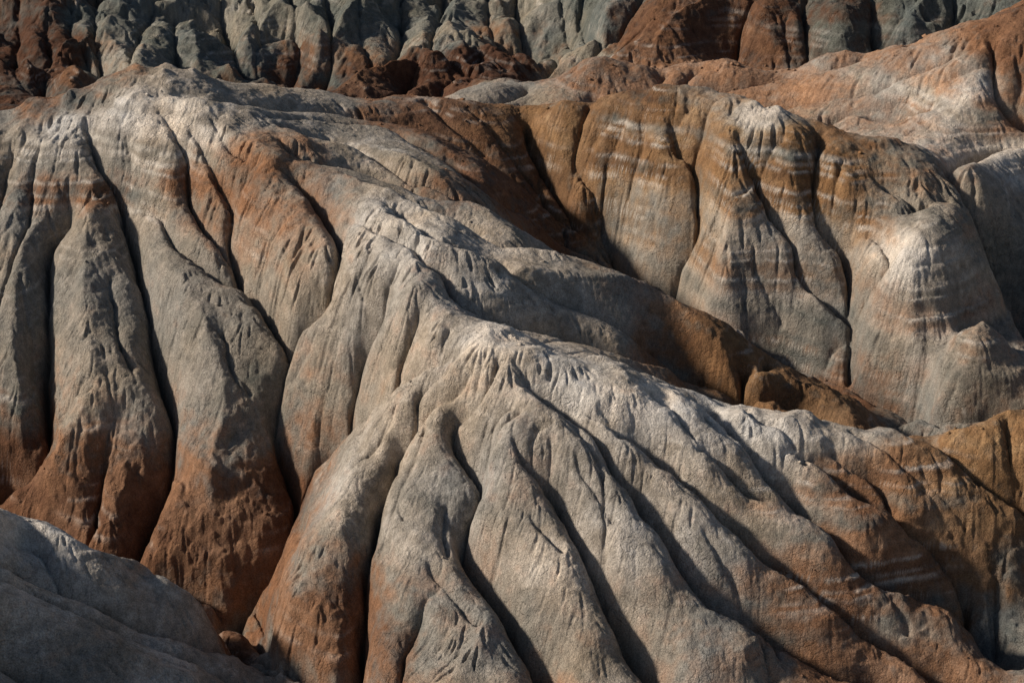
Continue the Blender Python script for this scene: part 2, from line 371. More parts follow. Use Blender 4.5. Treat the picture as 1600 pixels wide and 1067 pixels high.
def ground_lines(rows, k):
    out = []
    for p, d0, d1 in rows:
        q = spline(p)
        L = np.concatenate([[0], np.cumsum(np.hypot(*np.diff(q, axis=0).T))]); t = L / L[-1]
        n = max(8, int(L[-1] / 1.2)); tt = np.linspace(0, 1, n)
        qx = np.interp(tt, t, q[:, 0]); qy = np.interp(tt, t, q[:, 1])
        ph = (p[0][0] * 7 + p[0][1] * 13) % 97
        qx = qx + 1.8 * np.sin(tt * L[-1] / 15.0 + ph) + .8 * np.sin(tt * L[-1] / 7.0 + 2 * ph)
        d = (d0 + (d1 - d0) * tt ** 0.5) * (1 - 0.12 * np.sin(tt * L[-1] / 40.0 + ph))
        w, ok = hit(qx, qy, B, d * k)
        i, j = gidx(w[ok, 0], w[ok, 1]); d = d[ok]
        if len(i) > 2: out.append([i, j, d])
    return out
def densify(lines):
    a, b, c = [], [], []
    for i, j, d in lines:
        seg = np.hypot(np.diff(i), np.diff(j))
        for k in range(len(seg)):
            if seg[k] > 0.05 / DU: continue        # a jump: the line passed behind something
            m = int(seg[k] * 1.6) + 2; t = np.linspace(0, 1, m)
            a.append(i[k] + (i[k + 1] - i[k]) * t); b.append(j[k] + (j[k + 1] - j[k]) * t); c.append(d[k] + (d[k + 1] - d[k]) * t)
    return np.concatenate(a), np.concatenate(b), np.concatenate(c)
LINES = ground_lines(G, .65)
# valley floor hidden behind the near slope
vx = []
for px, r in ((-250, 146), (-150, 145), (0, 143), (120, 141), (250, 138), (340, 134.5), (400, 130)):
    th = math.atan((px - 800) / FPX / cp); vx.append(((math.log(r) - V0) / DU, (th - U0) / DU))
vx = np.array(vx); t = np.linspace(0, 6, 400)
LINES.append([np.interp(t, range(7), vx[:, 0]), np.interp(t, range(7), vx[:, 1]), np.full(400, 4.0)])
# gullies that run out at a foot go on downhill
gBi, gBj = (np.ascontiguousarray(g) for g in np.gradient(blur(B, 4)))
for n, (i, j, d) in enumerate(list(LINES[:-1])):
    if d[-1] < 1.5: continue
    e = 1e9
    for m, (i2, j2, d2) in enumerate(LINES):
        if m != n: e = min(e, np.hypot(i2 - i[-1], j2 - j[-1]).min())
    if e * DU * 150 < 1.2: continue
    a, b, ei, ej = i[-1], j[-1], [], []
    vi, vj = i[-1] - i[-6 if len(i) > 6 else 0], j[-1] - j[-6 if len(i) > 6 else 0]
    for k in range(int(9.0 / 150 / DU)):
        g1 = float(sample(gBi, np.array([a]), np.array([b]))[0]); g2 = float(sample(gBj, np.array([a]), np.array([b]))[0])
        l = math.hypot(g1, g2) + 1e-6; lv = math.hypot(vi, vj) + 1e-6
        vi, vj = .93 * vi / lv - .07 * g1 / l, .93 * vj / lv - .07 * g2 / l
        a += vi; b += vj; ei.append(a); ej.append(b)
    k = len(ei)
    LINES[n] = [np.concatenate([i, ei]), np.concatenate([j, ej]), np.concatenate([d, d[-1] * np.linspace(1, .6, k)])]
ci, cj, cd = densify(LINES)
# crests that stand out of the flanks
RIDGES = [(((1372,368),(1405,398),(1428,430),(1424,480),(1436,540)), .8, 1.6),
 (((200,545),(180,572),(148,602),(112,652),(82,700)), .2, 1.3), (((712,547),(680,566),(640,600),(600,640)), .6, .5), (((790,622),(778,655),(762,690)), .4, .5),

 (((300,160),(420,172),(540,183),(650,196),(720,232),(790,285),(850,330)), .3, .8), (((455,212),(540,216),(620,232),(690,270),(750,315),(840,368)), .4, .9),
 (((500,252),(560,272),(610,297),(665,324),(730,343),(800,366),(872,388)), .6, 1.1), (((590,318),(640,345),(700,372),(760,397),(840,408),(960,428),(1050,466),(1130,512),(1210,556)), .5, 1.3),
 (((665,375),(705,405),(760,440),(820,464),(900,492),(980,528),(1050,560)), .6, 1.1),
 (((1035,195),(1032,250),(1030,310),(1012,400)), .6, 1.5), (((1138,205),(1138,260),(1142,320),(1130,400),(1165,480)), .7, 1.9), (((1240,228),(1236,280),(1252,350),(1290,440)), .7, 1.3),
 (((960,165),(930,230),(935,280)), .4, .8), (((870,165),(872,220),(880,270)), .4, .9), (((1320,250),(1345,330),(1350,400)), .5, 1.0),
 (((140,320),(128,400),(130,480),(150,580)), .6, 1.3), (((228,345),(290,430),(330,520),(350,620),(325,740)), .5, 1.5), (((40,330),(25,420),(20,520),(28,640)), .5, 1.3), (((330,330),(350,340)), .1, .2),
 (((410,260),(440,330),(450,400),(470,470)), .5, 1.1), (((580,400),(560,470),(510,560),(480,660)), .5, 1.2), (((640,440),(625,520),(590,600)), .4, .9),
 (((0,812),(67,830),(135,858),(202,876),(270,906),(340,938)), 1.0, .8), (((0,888),(84,928),(175,966),(236,990),(304,1014),(371,1034)), 1.0, .8), (((0,921),(101,965),(202,1014),(304,1056)), 1.0, .8),
 (((60,40),(40,75),(45,110)), .5, 1.5), (((235,70),(262,95),(255,118)), .5, 1.4), (((390,10),(385,50),(400,80)), .6, 1.6), (((480,0),(500,40),(490,80)), .6, 1.8), (((300,30),(310,70),(300,105)), .6, 1.5),
 (((1100,15),(1080,40),(1030,62)), .5, 1.2), (((1210,20),(1200,45),(1210,62)), .4, 1.0), (((1330,15),(1310,40),(1320,60)), .4, 1.0), (((1440,5),(1430,30),(1420,55)), .4, 1.0), (((940,0),(930,30),(940,60)), .4, 1.2), (((1105,150),(1180,165),(1230,182),(1258,196)), .3, .6), (((748,533),(762,560),(758,590)), .6, .3),
 (((160,40),(205,70),(215,110)), .3, 1.2), (((120,90),(118,120),(105,150)), .2, 1.0), (((735,30),(745,62),(768,68)), .5, 1.2), (((655,40),(640,62),(605,95)), .3, 1.0), (((845,20),(850,50),(880,80)), .4, 1.0),
 (((300,175),(380,212),(430,240),(480,290)), .5, .5), (((1040,105),(1062,95),(1090,105),(1098,128)), .3, .5),
 (((1330,168),(1375,160),(1410,158),(1440,175)), .5, .9), (((1480,275),(1530,250),(1600,226)), .6, .9), (((1600,30),(1500,95),(1400,110)), .4, .6)]
ri, rj, rd = densify(ground_lines(RIDGES, -.7))
def carve(ci, cj, cd, LEN, levels):
    """membrane stretched between the gully floors: rounded spurs, creased gullies"""
    s = None
    for lev, its in levels:
        nv, nu = -(-NV // lev), -(-NU // lev)
        T = np.zeros((nv, nu), np.float32)
        ii = np.clip((ci / lev).round().astype(int), 0, nv - 1); jj = np.clip((cj / lev).round().astype(int), 0, nu - 1)
        np.maximum.at(T, (ii, jj), cd.astype(np.float32))
        m = T > 0; Tm = T[m]
        rr = np.exp(V0 + DU * lev * np.arange(nv)); LL = LEN * np.clip(rr / 150, .8, 1.25)
        den = (1.0 / (4.0 + (rr * DU * lev / LL) ** 2)).astype(np.float32)[:, None]
        s = np.zeros((nv, nu), np.float32) if s is None else resize(s, (nv, nu))
        s[m] = np.maximum(s[m], Tm)
        for _ in range(its):
            q = np.pad(s, 1, mode='edge')
            s = (q[:-2, 1:-1] + q[2:, 1:-1] + q[1:-1, :-2] + q[1:-1, 2:]) * den
            s[m] = np.maximum(s[m], Tm)
    return s
CARVE = carve(ci, cj, cd, 2.5, ((16, 300), (8, 200), (4, 110), (2, 50), (1, 16)))
CREASE = carve(ci, cj, 0.42 + 0.24 * cd, 0.42, ((4, 80), (2, 50), (1, 24)))
RAISE = blur(carve(ri, rj, rd, 1.3, ((8, 120), (4, 80), (2, 30), (1, 8))), 8)
Z = B + 1.2 * RAISE - CARVE - CREASE + 0.38 * resize(blur(blur(CARVE, 4)[::8, ::8], 12), CARVE.shape)

# broad unevenness, knobs along the spurs
crest = np.exp(-CARVE / 2.2)
soft = np.zeros((NV // 8 + 1, NU // 8 + 1), np.float32); bst = np.full(soft.shape, 1e9, np.float32)
Xs, Ys = X[::8, ::8], Y[::8, ::8]; soft = soft[:Xs.shape[0], :Xs.shape[1]]; bst = bst[:Xs.shape[0], :Xs.shape[1]]
for (x, y, z, rg) in P:
    dd = (Xs - x) ** 2 + (Ys - y) ** 2; m = dd < bst; bst[m] = dd[m]; soft[m] = .35 if rg == 'back' else .5 if rg in ('near', 'far') else 1.0
soft = resize(blur(soft, 10), Z.shape)
Z += 0.40 * fbm(X, Y, 11.0, 5, 3) + (0.38 + .55 * crest) * soft * fbm(X, Y, 4.6, 25, 3) + (.14 + .22 * crest) * soft * fbm(X, Y, 2.3, 35, 2)

# ------------------------------------------------------------------ rain: running water cuts rills down the slopes
def rain(Z, n, steps, seed, sm=2):
    S = np.ascontiguousarray(blur(Z, sm))
    gi, gj = np.gradient(S)
    g = np.random.default_rng(seed)
    i = g.uniform(2, NV - 3, n).astype(np.float32); j = g.uniform(2, NU - 3, n).astype(np.float32)
    A = np.zeros(NV * NU, np.float32); gi = gi.ravel(); gj = gj.ravel()
    vi = np.zeros(n, np.float32); vj = np.zeros(n, np.float32)
    for _ in range(steps):
        k = i.astype(np.int32) * NU + j.astype(np.int32)
        A += np.bincount(k, minlength=NV * NU).astype(np.float32)
        vi = 0.55 * vi - gi[k]; vj = 0.55 * vj - gj[k]
        l = 1.0 / (np.sqrt(vi * vi + vj * vj) + 1e-6)
        vi *= l; vj *= l
        i = np.clip(i + vi, 1, NV - 2); j = np.clip(j + vj, 1, NU - 2)
    return A.reshape(NV, NU)
RW = R[:, None] / 150.0
hb = Z + 0.04 * X + 0.9 * fbm(X, Y, 16, 401, 3)
def ledge(h, scale, seed):
    g = np.random.default_rng(seed).uniform(-1, 1, 2048).astype(np.float32)
    t = h / scale + 800; i = np.floor(t).astype(int) % 2047; f = t - np.floor(t); f = f * f * (3 - 2 * f)
    return g[i] * (1 - f) + g[i + 1] * f
def spots(rows, rad):
    q = np.array(rows, float); w, ok = hit(q[:, 0], q[:, 1], Z); o = np.zeros(X[::6, ::6].shape, np.float32)
    for k in range(len(q)):
        if ok[k]: o = np.maximum(o, np.exp(-((X[::6, ::6] - w[k, 0]) ** 2 + (Y[::6, ::6] - w[k, 1]) ** 2) / rad ** 2))
    return resize(blur(o, 3), Z.shape)
BANDED = spots([(1140, 300), (1140, 360), (1150, 420), (1230, 300), (1030, 250), (1440, 720), (1460, 760), (1370, 850), (1500, 470), (1460, 500), (1200, 470), (60, 240), (120, 230), (230, 200), (280, 170), (330, 200), (1040, 620), (1120, 640),
                (1300, 800), (600, 230), (720, 340), (1550, 240), (1440, 175), (950, 600), (1200, 540), (1280, 400), (980, 240), (200, 260), (1250, 900), (1330, 930)], 4.5)
Z = Z + (.4 + .6 * BANDED) * np.clip(fbm(X, Y, 10, 421, 2) * 1.5 + .9, 0, 1) * (.24 * ledge(hb, .62, 2) + .12 * ledge(hb, .26, 3)) * np.clip(1.4 - .25 * CARVE, .3, 1)
Z = Z + .45 * (.4 + .6 * crest) * soft ** 2 * ledge(hb, 1.7, 9)
TOES = spots([(20, 700), (60, 720), (110, 740), (180, 780), (230, 760), (300, 780), (350, 860), (330, 720), (440, 960), (520, 980), (430, 740), (1200, 590), (1300, 610), (1500, 940), (1560, 880), (1400, 1000)], 5.5)
Z = Z + TOES * (.45 * fbm3(X, Y, Z, 2.0, 901, 3) - .35 * np.abs(fbm3(X, Y, Z, 1.3, 911, 2)))
# the far walls are knobbly, with branching hollows
wild = np.zeros(X[::8, ::8].shape, np.float32); bst = np.full(wild.shape, 1e9, np.float32)
for (x, y, z, rg) in P:
    dd = (Xs - x) ** 2 + (Ys - y) ** 2; m = dd < bst; bst[m] = dd[m]; wild[m] = 1.0 if rg == 'cliff' else 0.0
wild = resize(blur(wild, 10), Z.shape)
wx, wy = X + 2 * fbm(X, Y, 9, 801, 2), Y + 2 * fbm(X, Y, 9, 811, 2)
Z = Z - wild * 1.5 * (2.4 * (np.abs(fbm(wx, wy, 11.0, 821, 2)) - .35) + .55 * (np.abs(fbm(wx, wy, 4.5, 831, 2)) - .35) + .15 * fbm(X, Y, 1.6, 841, 2))
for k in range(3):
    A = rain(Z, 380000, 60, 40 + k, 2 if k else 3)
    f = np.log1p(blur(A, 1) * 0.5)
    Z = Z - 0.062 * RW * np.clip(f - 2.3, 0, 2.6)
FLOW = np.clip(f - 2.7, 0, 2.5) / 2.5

# downslope grooves
def lic(Z, seed, steps, pre=0, sm=5):
    S = blur(Z, sm); gi, gj = np.gradient(S); l = np.sqrt(gi ** 2 + gj ** 2) + 1e-6; gi /= l; gj /= l
    N = blur(np.random.default_rng(seed).normal(0, 1, (NV, NU)).astype(np.float32), pre) if pre else np.random.default_rng(seed).normal(0, 1, (NV, NU)).astype(np.float32)
    out = N.copy().ravel(); Nf = N.ravel(); gif = gi.ravel(); gjf = gj.ravel()
    I0, J0 = np.meshgrid(np.arange(NV, dtype=np.float32), np.arange(NU, dtype=np.float32), indexing='ij')
    for sgn in (1, -1):
        i = I0.ravel().copy(); j = J0.ravel().copy()
        k = (i.astype(np.int32) * NU + j.astype(np.int32))
        for t in range(steps):
            i = np.clip(i + sgn * gif[k], 0, NV - 1); j = np.clip(j + sgn * gjf[k], 0, NU - 1)
            k = (i + .5).astype(np.int32).clip(0, NV - 1) * NU + (j + .5).astype(np.int32).clip(0, NU - 1)
            out += Nf[k] * (1 - t / steps)
    out = out.reshape(NV, NU)
    return (out - out.mean()) / out.std()
G1 = lic(Z, 7, 3, 0, 6)
G2 = lic(Z, 8, 9, 2, 7)
G0 = fbm3(X, Y, Z, .34, 91, 2); G0 /= G0.std()
gi, gj = np.gradient(blur(Z, 3)); slope = np.sqrt(gi ** 2 + gj ** 2) / (R[:, None] * DU)
sw = np.clip(slope * 1.4 - .15, .1, 1.0)
patch = 0.5 + 0.5 * np.clip(fbm(X, Y, 9, 77, 2) * 1.6, -1, 1)
p2 = patch ** 2
CR = np.clip(-G2 - .55, 0, 1.6)
Z = Z + RW * (sw * (0.014 * np.minimum(G1, .8) - (.075 + .26 * p2) * CR) + .016 * G0)
Z = Z + RW * (.35 + .65 * np.clip(slope, 0, 1)) * (.3 + .7 * soft) * (0.07 * fbm3(X, Y, Z, 0.9, 61, 2) - .09 * np.abs(fbm3(X, Y, Z, 1.6, 71, 2)) - .06 * np.abs(fbm3(X, Y, Z, .7, 81, 2)))

# ------------------------------------------------------------------ ground colours
def C(*c): return np.array(c, np.float32)
# painted map of bedrock colour, with sunlit crests paled and shaded faces darkened in tone: (px, py, rust 0..1, tone 0..1 dark..pale)
K = [(450,110,.8,.3),(550,115,.8,.35),(620,120,.9,.25),(700,100,.95,.15),(760,110,.9,.15),(820,98,.8,.2),(400,118,.6,.3),(150,130,.6,.4),(30,60,.7,.2),(100,370,.1,.4),(120,450,.05,.4),(200,400,.05,.4),(60,400,.0,.35),(230,600,.15,.4),(300,600,.1,.45),(290,400,.1,.45),(20,380,.1,.4),(20,560,.1,.35),(150,360,.15,.45),(130,250,.0,.5),(60,240,.0,.5),(200,250,.0,.5),
 (270,520,.1,.4),(400,600,.1,.35),(380,640,.2,.35),(120,640,.3,.5),(240,330,.2,.5),(330,350,.5,.45),(20,150,.7,.2),(120,160,.6,.3),(10,90,.8,.15),(90,80,.7,.2),(80,170,.7,.3),(1250,340,.4,.5),(1100,430,.3,.5),(1200,420,.25,.5),(1150,350,.4,.5),(1260,440,.3,.55),(0,230,.1,.45),(100,200,.05,.9),(60,300,.6,.4),(150,310,.7,.4),(230,190,.05,.85),(230,240,.1,.5),(300,280,.8,.5),(420,230,.7,.55),(480,320,.6,.5),(400,270,.9,.45),(330,200,.2,.7),
 (100,420,.1,.4),(30,450,.05,.35),(150,550,.15,.45),(250,450,.1,.4),(330,560,.1,.45),(400,520,.1,.35),(30,640,.5,.35),(30,700,1,.3),(110,720,.9,.5),(170,760,1,.4),(190,690,.5,.5),(330,680,.5,.45),(300,780,.95,.5),(350,860,1,.45),(250,840,1,.3),(420,780,.9,.25),
 (420,400,.4,.5),(450,500,.25,.5),(500,600,.4,.5),(480,690,.6,.45),(560,400,.2,.6),(540,500,.15,.5),(600,385,.1,.75),(640,450,.3,.55),(600,560,.25,.5),(680,500,.3,.6),
 (350,145,.05,.5),(500,155,.1,.5),(600,170,.7,.4),(660,180,1,.35),(560,220,.05,.55),(640,250,.1,.5),(720,230,.6,.35),(700,190,.95,.3),(780,200,1,.35),(760,300,.8,.3),(820,260,1,.3),(860,350,.8,.3),(620,300,.05,.5),(700,290,.5,.4),(700,340,.05,.6),(820,380,.1,.5),(900,360,.8,.3),
 (650,340,.05,.7),(760,400,.05,.65),(700,410,.15,.6),(900,440,.1,.55),(830,480,.1,.6),(980,440,.4,.45),(1040,490,.7,.5),(1080,530,.9,.4),(960,500,.2,.55),(1050,560,.6,.35),(1120,560,1,.4),(1200,590,1,.45),(1280,600,1,.4),(1350,630,.9,.35),
 (870,170,.95,.5),(880,220,1,.5),(960,150,.9,.45),(1000,160,1,.35),(950,260,.85,.45),(1000,280,.7,.5),(1040,230,.9,.55),(1060,320,.6,.5),(980,370,.3,.5),(1030,400,.35,.5),(1000,440,.3,.4),(1130,160,.6,.55),(1200,180,.2,.85),(1140,230,.9,.45),(1140,300,.5,.55),(1140,400,.35,.55),(1200,460,.3,.55),(1250,230,.9,.4),(1230,290,.8,.5),(1260,400,.4,.5),(1290,240,.9,.4),(1330,250,.8,.5),(1350,230,.6,.4),(1400,260,.5,.4),(1340,330,.7,.5),(1450,330,.15,.45),(1400,300,.3,.45),(1520,350,.3,.4),(1430,400,.1,.9),(1480,440,.05,.5),(1540,470,.4,.6),(1380,480,.45,.6),(1450,560,.35,.6),(1400,600,.3,.45),(1500,600,.2,.4),(1590,400,.05,.25),(1580,330,.0,.4),(1560,520,.3,.4),(1300,530,.1,.3),
 (950,110,.7,.5),(1050,105,.8,.6),(1150,110,.8,.6),(1300,90,.8,.6),(1300,130,.75,.62),(1400,100,.75,.6),(1400,130,.45,.7),(1340,180,.5,.6),(1400,190,.45,.6),(1380,160,.4,.55),(1480,130,.7,.6),(1500,140,.1,.85),(1570,100,.95,.4),(1580,30,1,.4),(1550,180,.8,.5),(1500,200,.4,.7),(1450,230,.4,.75),(1560,240,.05,.8),(1450,60,.75,.6),(850,110,.3,.5),(760,135,.2,.5),(900,90,.2,.6),
 (50,20,.7,.2),(40,120,.8,.3),(110,110,.7,.4),(160,30,.1,.4),(190,90,.2,.6),(250,60,.0,.35),(300,60,.0,.3),(430,40,.0,.45),(350,20,.0,.5),(400,95,.2,.4),(520,100,.5,.5),(600,110,.8,.4),(500,125,.7,.4),(540,20,.0,.3),(620,80,.3,.5),(660,30,.0,.4),(700,60,.2,.55),(760,60,.5,.5),(740,100,1,.2),(680,115,.9,.3),(830,20,.1,.5),(860,70,.3,.45),(920,30,.0,.3),(990,60,.9,.4),(1060,30,.9,.4),(1150,60,.9,.4),(1200,20,.8,.35),(1300,20,.7,.3),(1300,50,.3,.2),(1450,20,.2,.3),
 (750,540,.05,.85),(800,600,.2,.6),(720,600,.3,.6),(680,680,.2,.5),(820,640,.3,.55),(900,580,.05,.8),(1000,620,.05,.8),(1100,630,.05,.7),(600,690,.15,.6),(560,760,.2,.6),(480,880,.5,.5),(500,980,.95,.5),(450,1000,1,.5),(540,950,.8,.3),(640,760,.2,.5),(650,850,.1,.55),(640,950,.5,.5),(600,1000,.8,.4),(700,960,.4,.5),(700,1040,.3,.5),(800,740,.2,.5),(800,820,.3,.5),(860,900,.1,.65),(900,1000,.3,.5),(850,1000,.35,.4),(950,760,.25,.55),(980,850,.05,.7),(1020,920,.3,.5),(1080,1000,.4,.5),(1150,1040,.5,.5),(950,900,.2,.55),
 (1040,780,.1,.55),(1100,860,.15,.55),(1180,900,.4,.5),(1250,960,.85,.5),(1330,1020,.95,.45),(1100,700,.1,.6),(1150,800,.2,.5),(1250,880,.6,.5),(1320,920,.9,.45),(1420,990,.5,.5),(1480,1030,.8,.5),(1220,720,.1,.65),(1300,760,.5,.45),(1360,860,.7,.5),(1450,910,.9,.4),(1200,660,.05,.75),(1300,670,.1,.7),(1370,700,.3,.65),(1400,720,.8,.35),(1440,760,.8,.5),(1480,830,1,.5),(1540,900,1,.5),(1350,780,.95,.3),(1480,700,.7,.5),(1520,670,1,.55),(1590,660,1,.55),(1560,760,.95,.45),(1580,880,.5,.2),(1590,1000,.1,.2),
 (30,845,.0,.75),(130,885,.05,.7),(20,760,1,.3),(90,795,1,.3),(160,812,1,.3),(215,885,.4,.5),(60,885,.1,.6),(150,915,.0,.7),(250,940,.1,.7),(320,950,.5,.4),(350,990,1,.25),(60,960,.2,.7),(150,1000,.25,.45),(250,1020,.05,.65),(100,1040,.3,.4),(350,1050,.0,.45),(0,1000,.0,.55),(420,1045,.1,.4),(270,960,.0,.5)]
KA = np.array(K, float)
w, ok = hit(KA[:, 0], KA[:, 1], Z)
KA, w = KA[ok], w[ok]
i, j = gidx(w[:, 0], w[:, 1]); kz = sample(Z, i, j)
cs2 = 6
Xq, Yq, Zq = X[::cs2, ::cs2], Y[::cs2, ::cs2], Z[::cs2, ::cs2]
Xq = Xq + 2.0 * fbm(Xq, Yq, 7, 301, 3); Yq = Yq + 2.0 * fbm(Xq, Yq, 7, 311, 3)
num = np.zeros(Xq.shape + (2,), np.float32); den = np.zeros(Xq.shape, np.float32)
for k in range(len(w)):
    d2 = (Xq - w[k, 0]) ** 2 + ((Yq - w[k, 1]) * .75) ** 2 + (1.6 * (Zq - kz[k])) ** 2
    g = 1.0 / (d2 + 3.0) ** 2.2
    num += g[..., None] * KA[k, 2:4].astype(np.float32); den += g
num /= den[..., None]
RUST, TONE = up(num[..., 0]), up(num[..., 1])
# beds: thin layers that follow height with a gentle dip and some folding
h = Z + 0.04 * X + 0.9 * fbm(X, Y, 16, 401, 3) + 0.10 * fbm(X, Y, 1.8, 411, 2)
def bed(h, scale, seed):
    g = np.random.default_rng(seed).uniform(-1, 1, 2048).astype(np.float32)
    t = h / scale + 800; i = np.floor(t).astype(int) % 2047; f = t - np.floor(t); f = f * f * (3 - 2 * f)
    return g[i] * (1 - f) + g[i + 1] * f
h = h + .07 * fbm3(X, Y, Z, 2.6, 611, 2)
b1, b2, b3 = bed(h, 1.5, 1), bed(h, .55, 2), bed(h, .26, 3)
n1 = fbm3(X, Y, Z, 3.6, 501, 3); n2 = fbm3(X, Y, Z, 1.0, 511, 2); n3 = fbm3(X, Y, Z, .4, 521, 2)
rust = RUST * 1.12 - .12 + .22 * BANDED * b1 + .10 * BANDED * b2 + .12 * b1 + .07 * b2 + .20 * n1 + .20 * n2 + .12 * n3
rust = np.clip((rust - .5) * 1.8 + .5, 0, 1)
RIGHT = spots([(900, 250), (1000, 300), (1150, 350), (1250, 350), (1350, 450), (1200, 470), (1500, 600)], 9)
tone = (TONE - .5) * 1.35 + .48 + (.05 + .22 * BANDED) * b2 + .05 * b1 + .12 * n1 + .11 * n2 + .08 * n3 - .22 * wild - .06 * RIGHT
thin = np.clip(b3 * 2.2 - .7, 0, 1) * np.clip(fbm(X, Y, 6.0, 551, 3) * .9 + 1.3 * BANDED + .05, 0, 1) * np.clip(.7 + 1.0 * n2, 0, 1)
grey_d, grey_m, grey_l = C(.115, .118, .105), C(.295, .254, .207), C(.62, .56, .49)
rust_d, rust_m, rust_l = C(.085, .038, .022), C(.235, .125, .070), C(.41, .26, .17)
def ramp(t, a, b, c):
    t = np.clip(t, 0, 1)[..., None]
    return np.where(t < .5, a + (b - a) * t * 2, b + (c - b) * (t * 2 - 1))
col = ramp(tone, grey_d, grey_m, grey_l) * (1 - rust[..., None]) + ramp(tone, rust_d, rust_m, rust_l) * rust[..., None]
hue = fbm(X, Y, 5.0, 531, 3)[..., None]
col = col * (1 + C(.09, .01, -.09) * hue) * (1 + C(-.03, .0, -.02) * wild[..., None])
OCH = spots([(880, 200), (950, 250), (1040, 240), (1140, 230), (1240, 230), (1300, 280), (830, 200), (1180, 580), (1280, 610), (1520, 670), (1580, 660), (1560, 760)], 7.0)
col = col * (1 + C(.0, .09, -.06) * (OCH * rust)[..., None])
white = np.clip((fbm3(X, Y, Z, 1.3, 561, 3) - .18) * 3.5, 0, 1) * np.clip(TONE * 2.2 - .85, 0, 1) * (1 - .6 * rust)
thin = np.maximum(thin * .62, white * .42)[..., None]
col = col * (1 - thin) + C(.62, .57, .50) * thin
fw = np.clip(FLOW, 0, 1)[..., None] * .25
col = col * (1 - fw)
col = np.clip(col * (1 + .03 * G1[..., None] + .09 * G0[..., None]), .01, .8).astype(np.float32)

# ------------------------------------------------------------------ ground material
def ground_material():
    m = bpy.data.materials.new("weathered_clay"); m.use_nodes = True
    nt = m.node_tree; N = nt.nodes; L = nt.links
    bs = N["Principled BSDF"]; bs.inputs["Roughness"].default_value = .95
    bs.inputs["Specular IOR Level"].default_value = .18
    at_ = N.new("ShaderNodeAttribute"); at_.attribute_name = "bedrock"
    geo = N.new("ShaderNodeNewGeometry")
    def noise(scale, det, rough=.6):
        n = N.new("ShaderNodeTexNoise"); n.inputs["Scale"].default_value = scale; n.inputs["Detail"].default_value = det; n.inputs["Roughness"].default_value = rough
        L.new(geo.outputs["Position"], n.inputs["Vector"]); return n
    n1 = noise(3.2, 4, .78); n2 = noise(8.5, 2, .8)
    mr = N.new("ShaderNodeMapRange"); mr.inputs["From Min"].default_value = .32; mr.inputs["From Max"].default_value = .68
    mr.inputs["To Min"].default_value = .66; mr.inputs["To Max"].default_value = 1.34
    L.new(n2.outputs["Fac"], mr.inputs["Value"])
    # drying cracks: warped cells, only in patches
    wv = noise(1.3, 1); sc1 = N.new("ShaderNodeVectorMath"); sc1.operation = 'SCALE'; sc1.inputs["Scale"].default_value = .9
    L.new(wv.outputs["Color"], sc1.inputs[0]); ad = N.new("ShaderNodeVectorMath"); ad.operation = 'ADD'
    L.new(geo.outputs["Position"], ad.inputs[0]); L.new(sc1.outputs["Vector"], ad.inputs[1])
    vo = N.new("ShaderNodeTexVoronoi"); vo.feature = 'DISTANCE_TO_EDGE'; vo.inputs["Scale"].default_value = 1.15
    L.new(ad.outputs["Vector"], vo.inputs["Vector"])
    ck = N.new("ShaderNodeMapRange"); ck.inputs["From Min"].default_value = 0; ck.inputs["From Max"].default_value = .09; ck.interpolation_type = 'SMOOTHSTEP'
    L.new(vo.outputs["Distance"], ck.inputs["Value"])
    pm = noise(.35, 1); pr = N.new("ShaderNodeMapRange"); pr.inputs["From Min"].default_value = .45; pr.inputs["From Max"].default_value = .6
    pr.inputs["To Min"].default_value = 1; pr.inputs["To Max"].default_value = 0
    L.new(pm.outputs["Fac"], pr.inputs["Value"])
    cm = N.new("ShaderNodeMath"); cm.operation = 'MAXIMUM'; L.new(ck.outputs["Result"], cm.inputs[0]); L.new(pr.outputs["Result"], cm.inputs[1])
    mx = N.new("ShaderNodeVectorMath"); mx.operation = 'MULTIPLY'
    L.new(at_.outputs["Color"], mx.inputs[0]); L.new(mr.outputs["Result"], mx.inputs[1])
    L.new(mx.outputs["Vector"], bs.inputs["Base Color"])
    b0 = N.new("ShaderNodeBump"); b0.inputs["Strength"].default_value = .9; b0.inputs["Distance"].default_value = .07
    L.new(cm.outputs["Value"], b0.inputs["Height"])
    b1 = N.new("ShaderNodeBump"); b1.inputs["Strength"].default_value = 1.0; b1.inputs["Distance"].default_value = .2
    L.new(n1.outputs["Fac"], b1.inputs["Height"]); L.new(b0.outputs["Normal"], b1.inputs["Normal"])
    b2 = N.new("ShaderNodeBump"); b2.inputs["Strength"].default_value = 1.0; b2.inputs["Distance"].default_value = .05
    L.new(n2.outputs["Fac"], b2.inputs["Height"]); L.new(b1.outputs["Normal"], b2.inputs["Normal"])
    L.new(b2.outputs["Normal"], bs.inputs["Normal"])
    return m
MAT = ground_material()

# ------------------------------------------------------------------ the hills as separate meshes
names = {
 'left': ("ridge", "grey clay ridge with bright rounded summit and long spurs down to rusty feet"),
 'back': ("ridge_flank", "long grey tongues running down behind the main ridge into the shaded rust valley"),
 'right': ("hill", "ochre and grey banded hill with deep gullies and a pale rounded nose"),
 'far': ("far_hill", "sunlit orange and cream slopes behind the ochre banded hill"),
 'cliff': ("cliff", "dark fluted grey cliffs above rusty mounds at the very back"),
 'fore': ("foreground_ridge", "pale fan of rounded spurs spreading from one apex in the foreground"),
 'near': ("near_slope", "shaded bluish grey folded slope nearest the camera"),
}
keys = list(names)
lab = np.zeros((NV, NU), np.int16); best = np.full((NV, NU), 1e9, np.float32)
c4 = 4
Xs, Ys = X[::c4, ::c4], Y[::c4, ::c4]
bl = np.zeros(Xs.shape, np.int16); bb = np.full(Xs.shape, 1e9, np.float32)
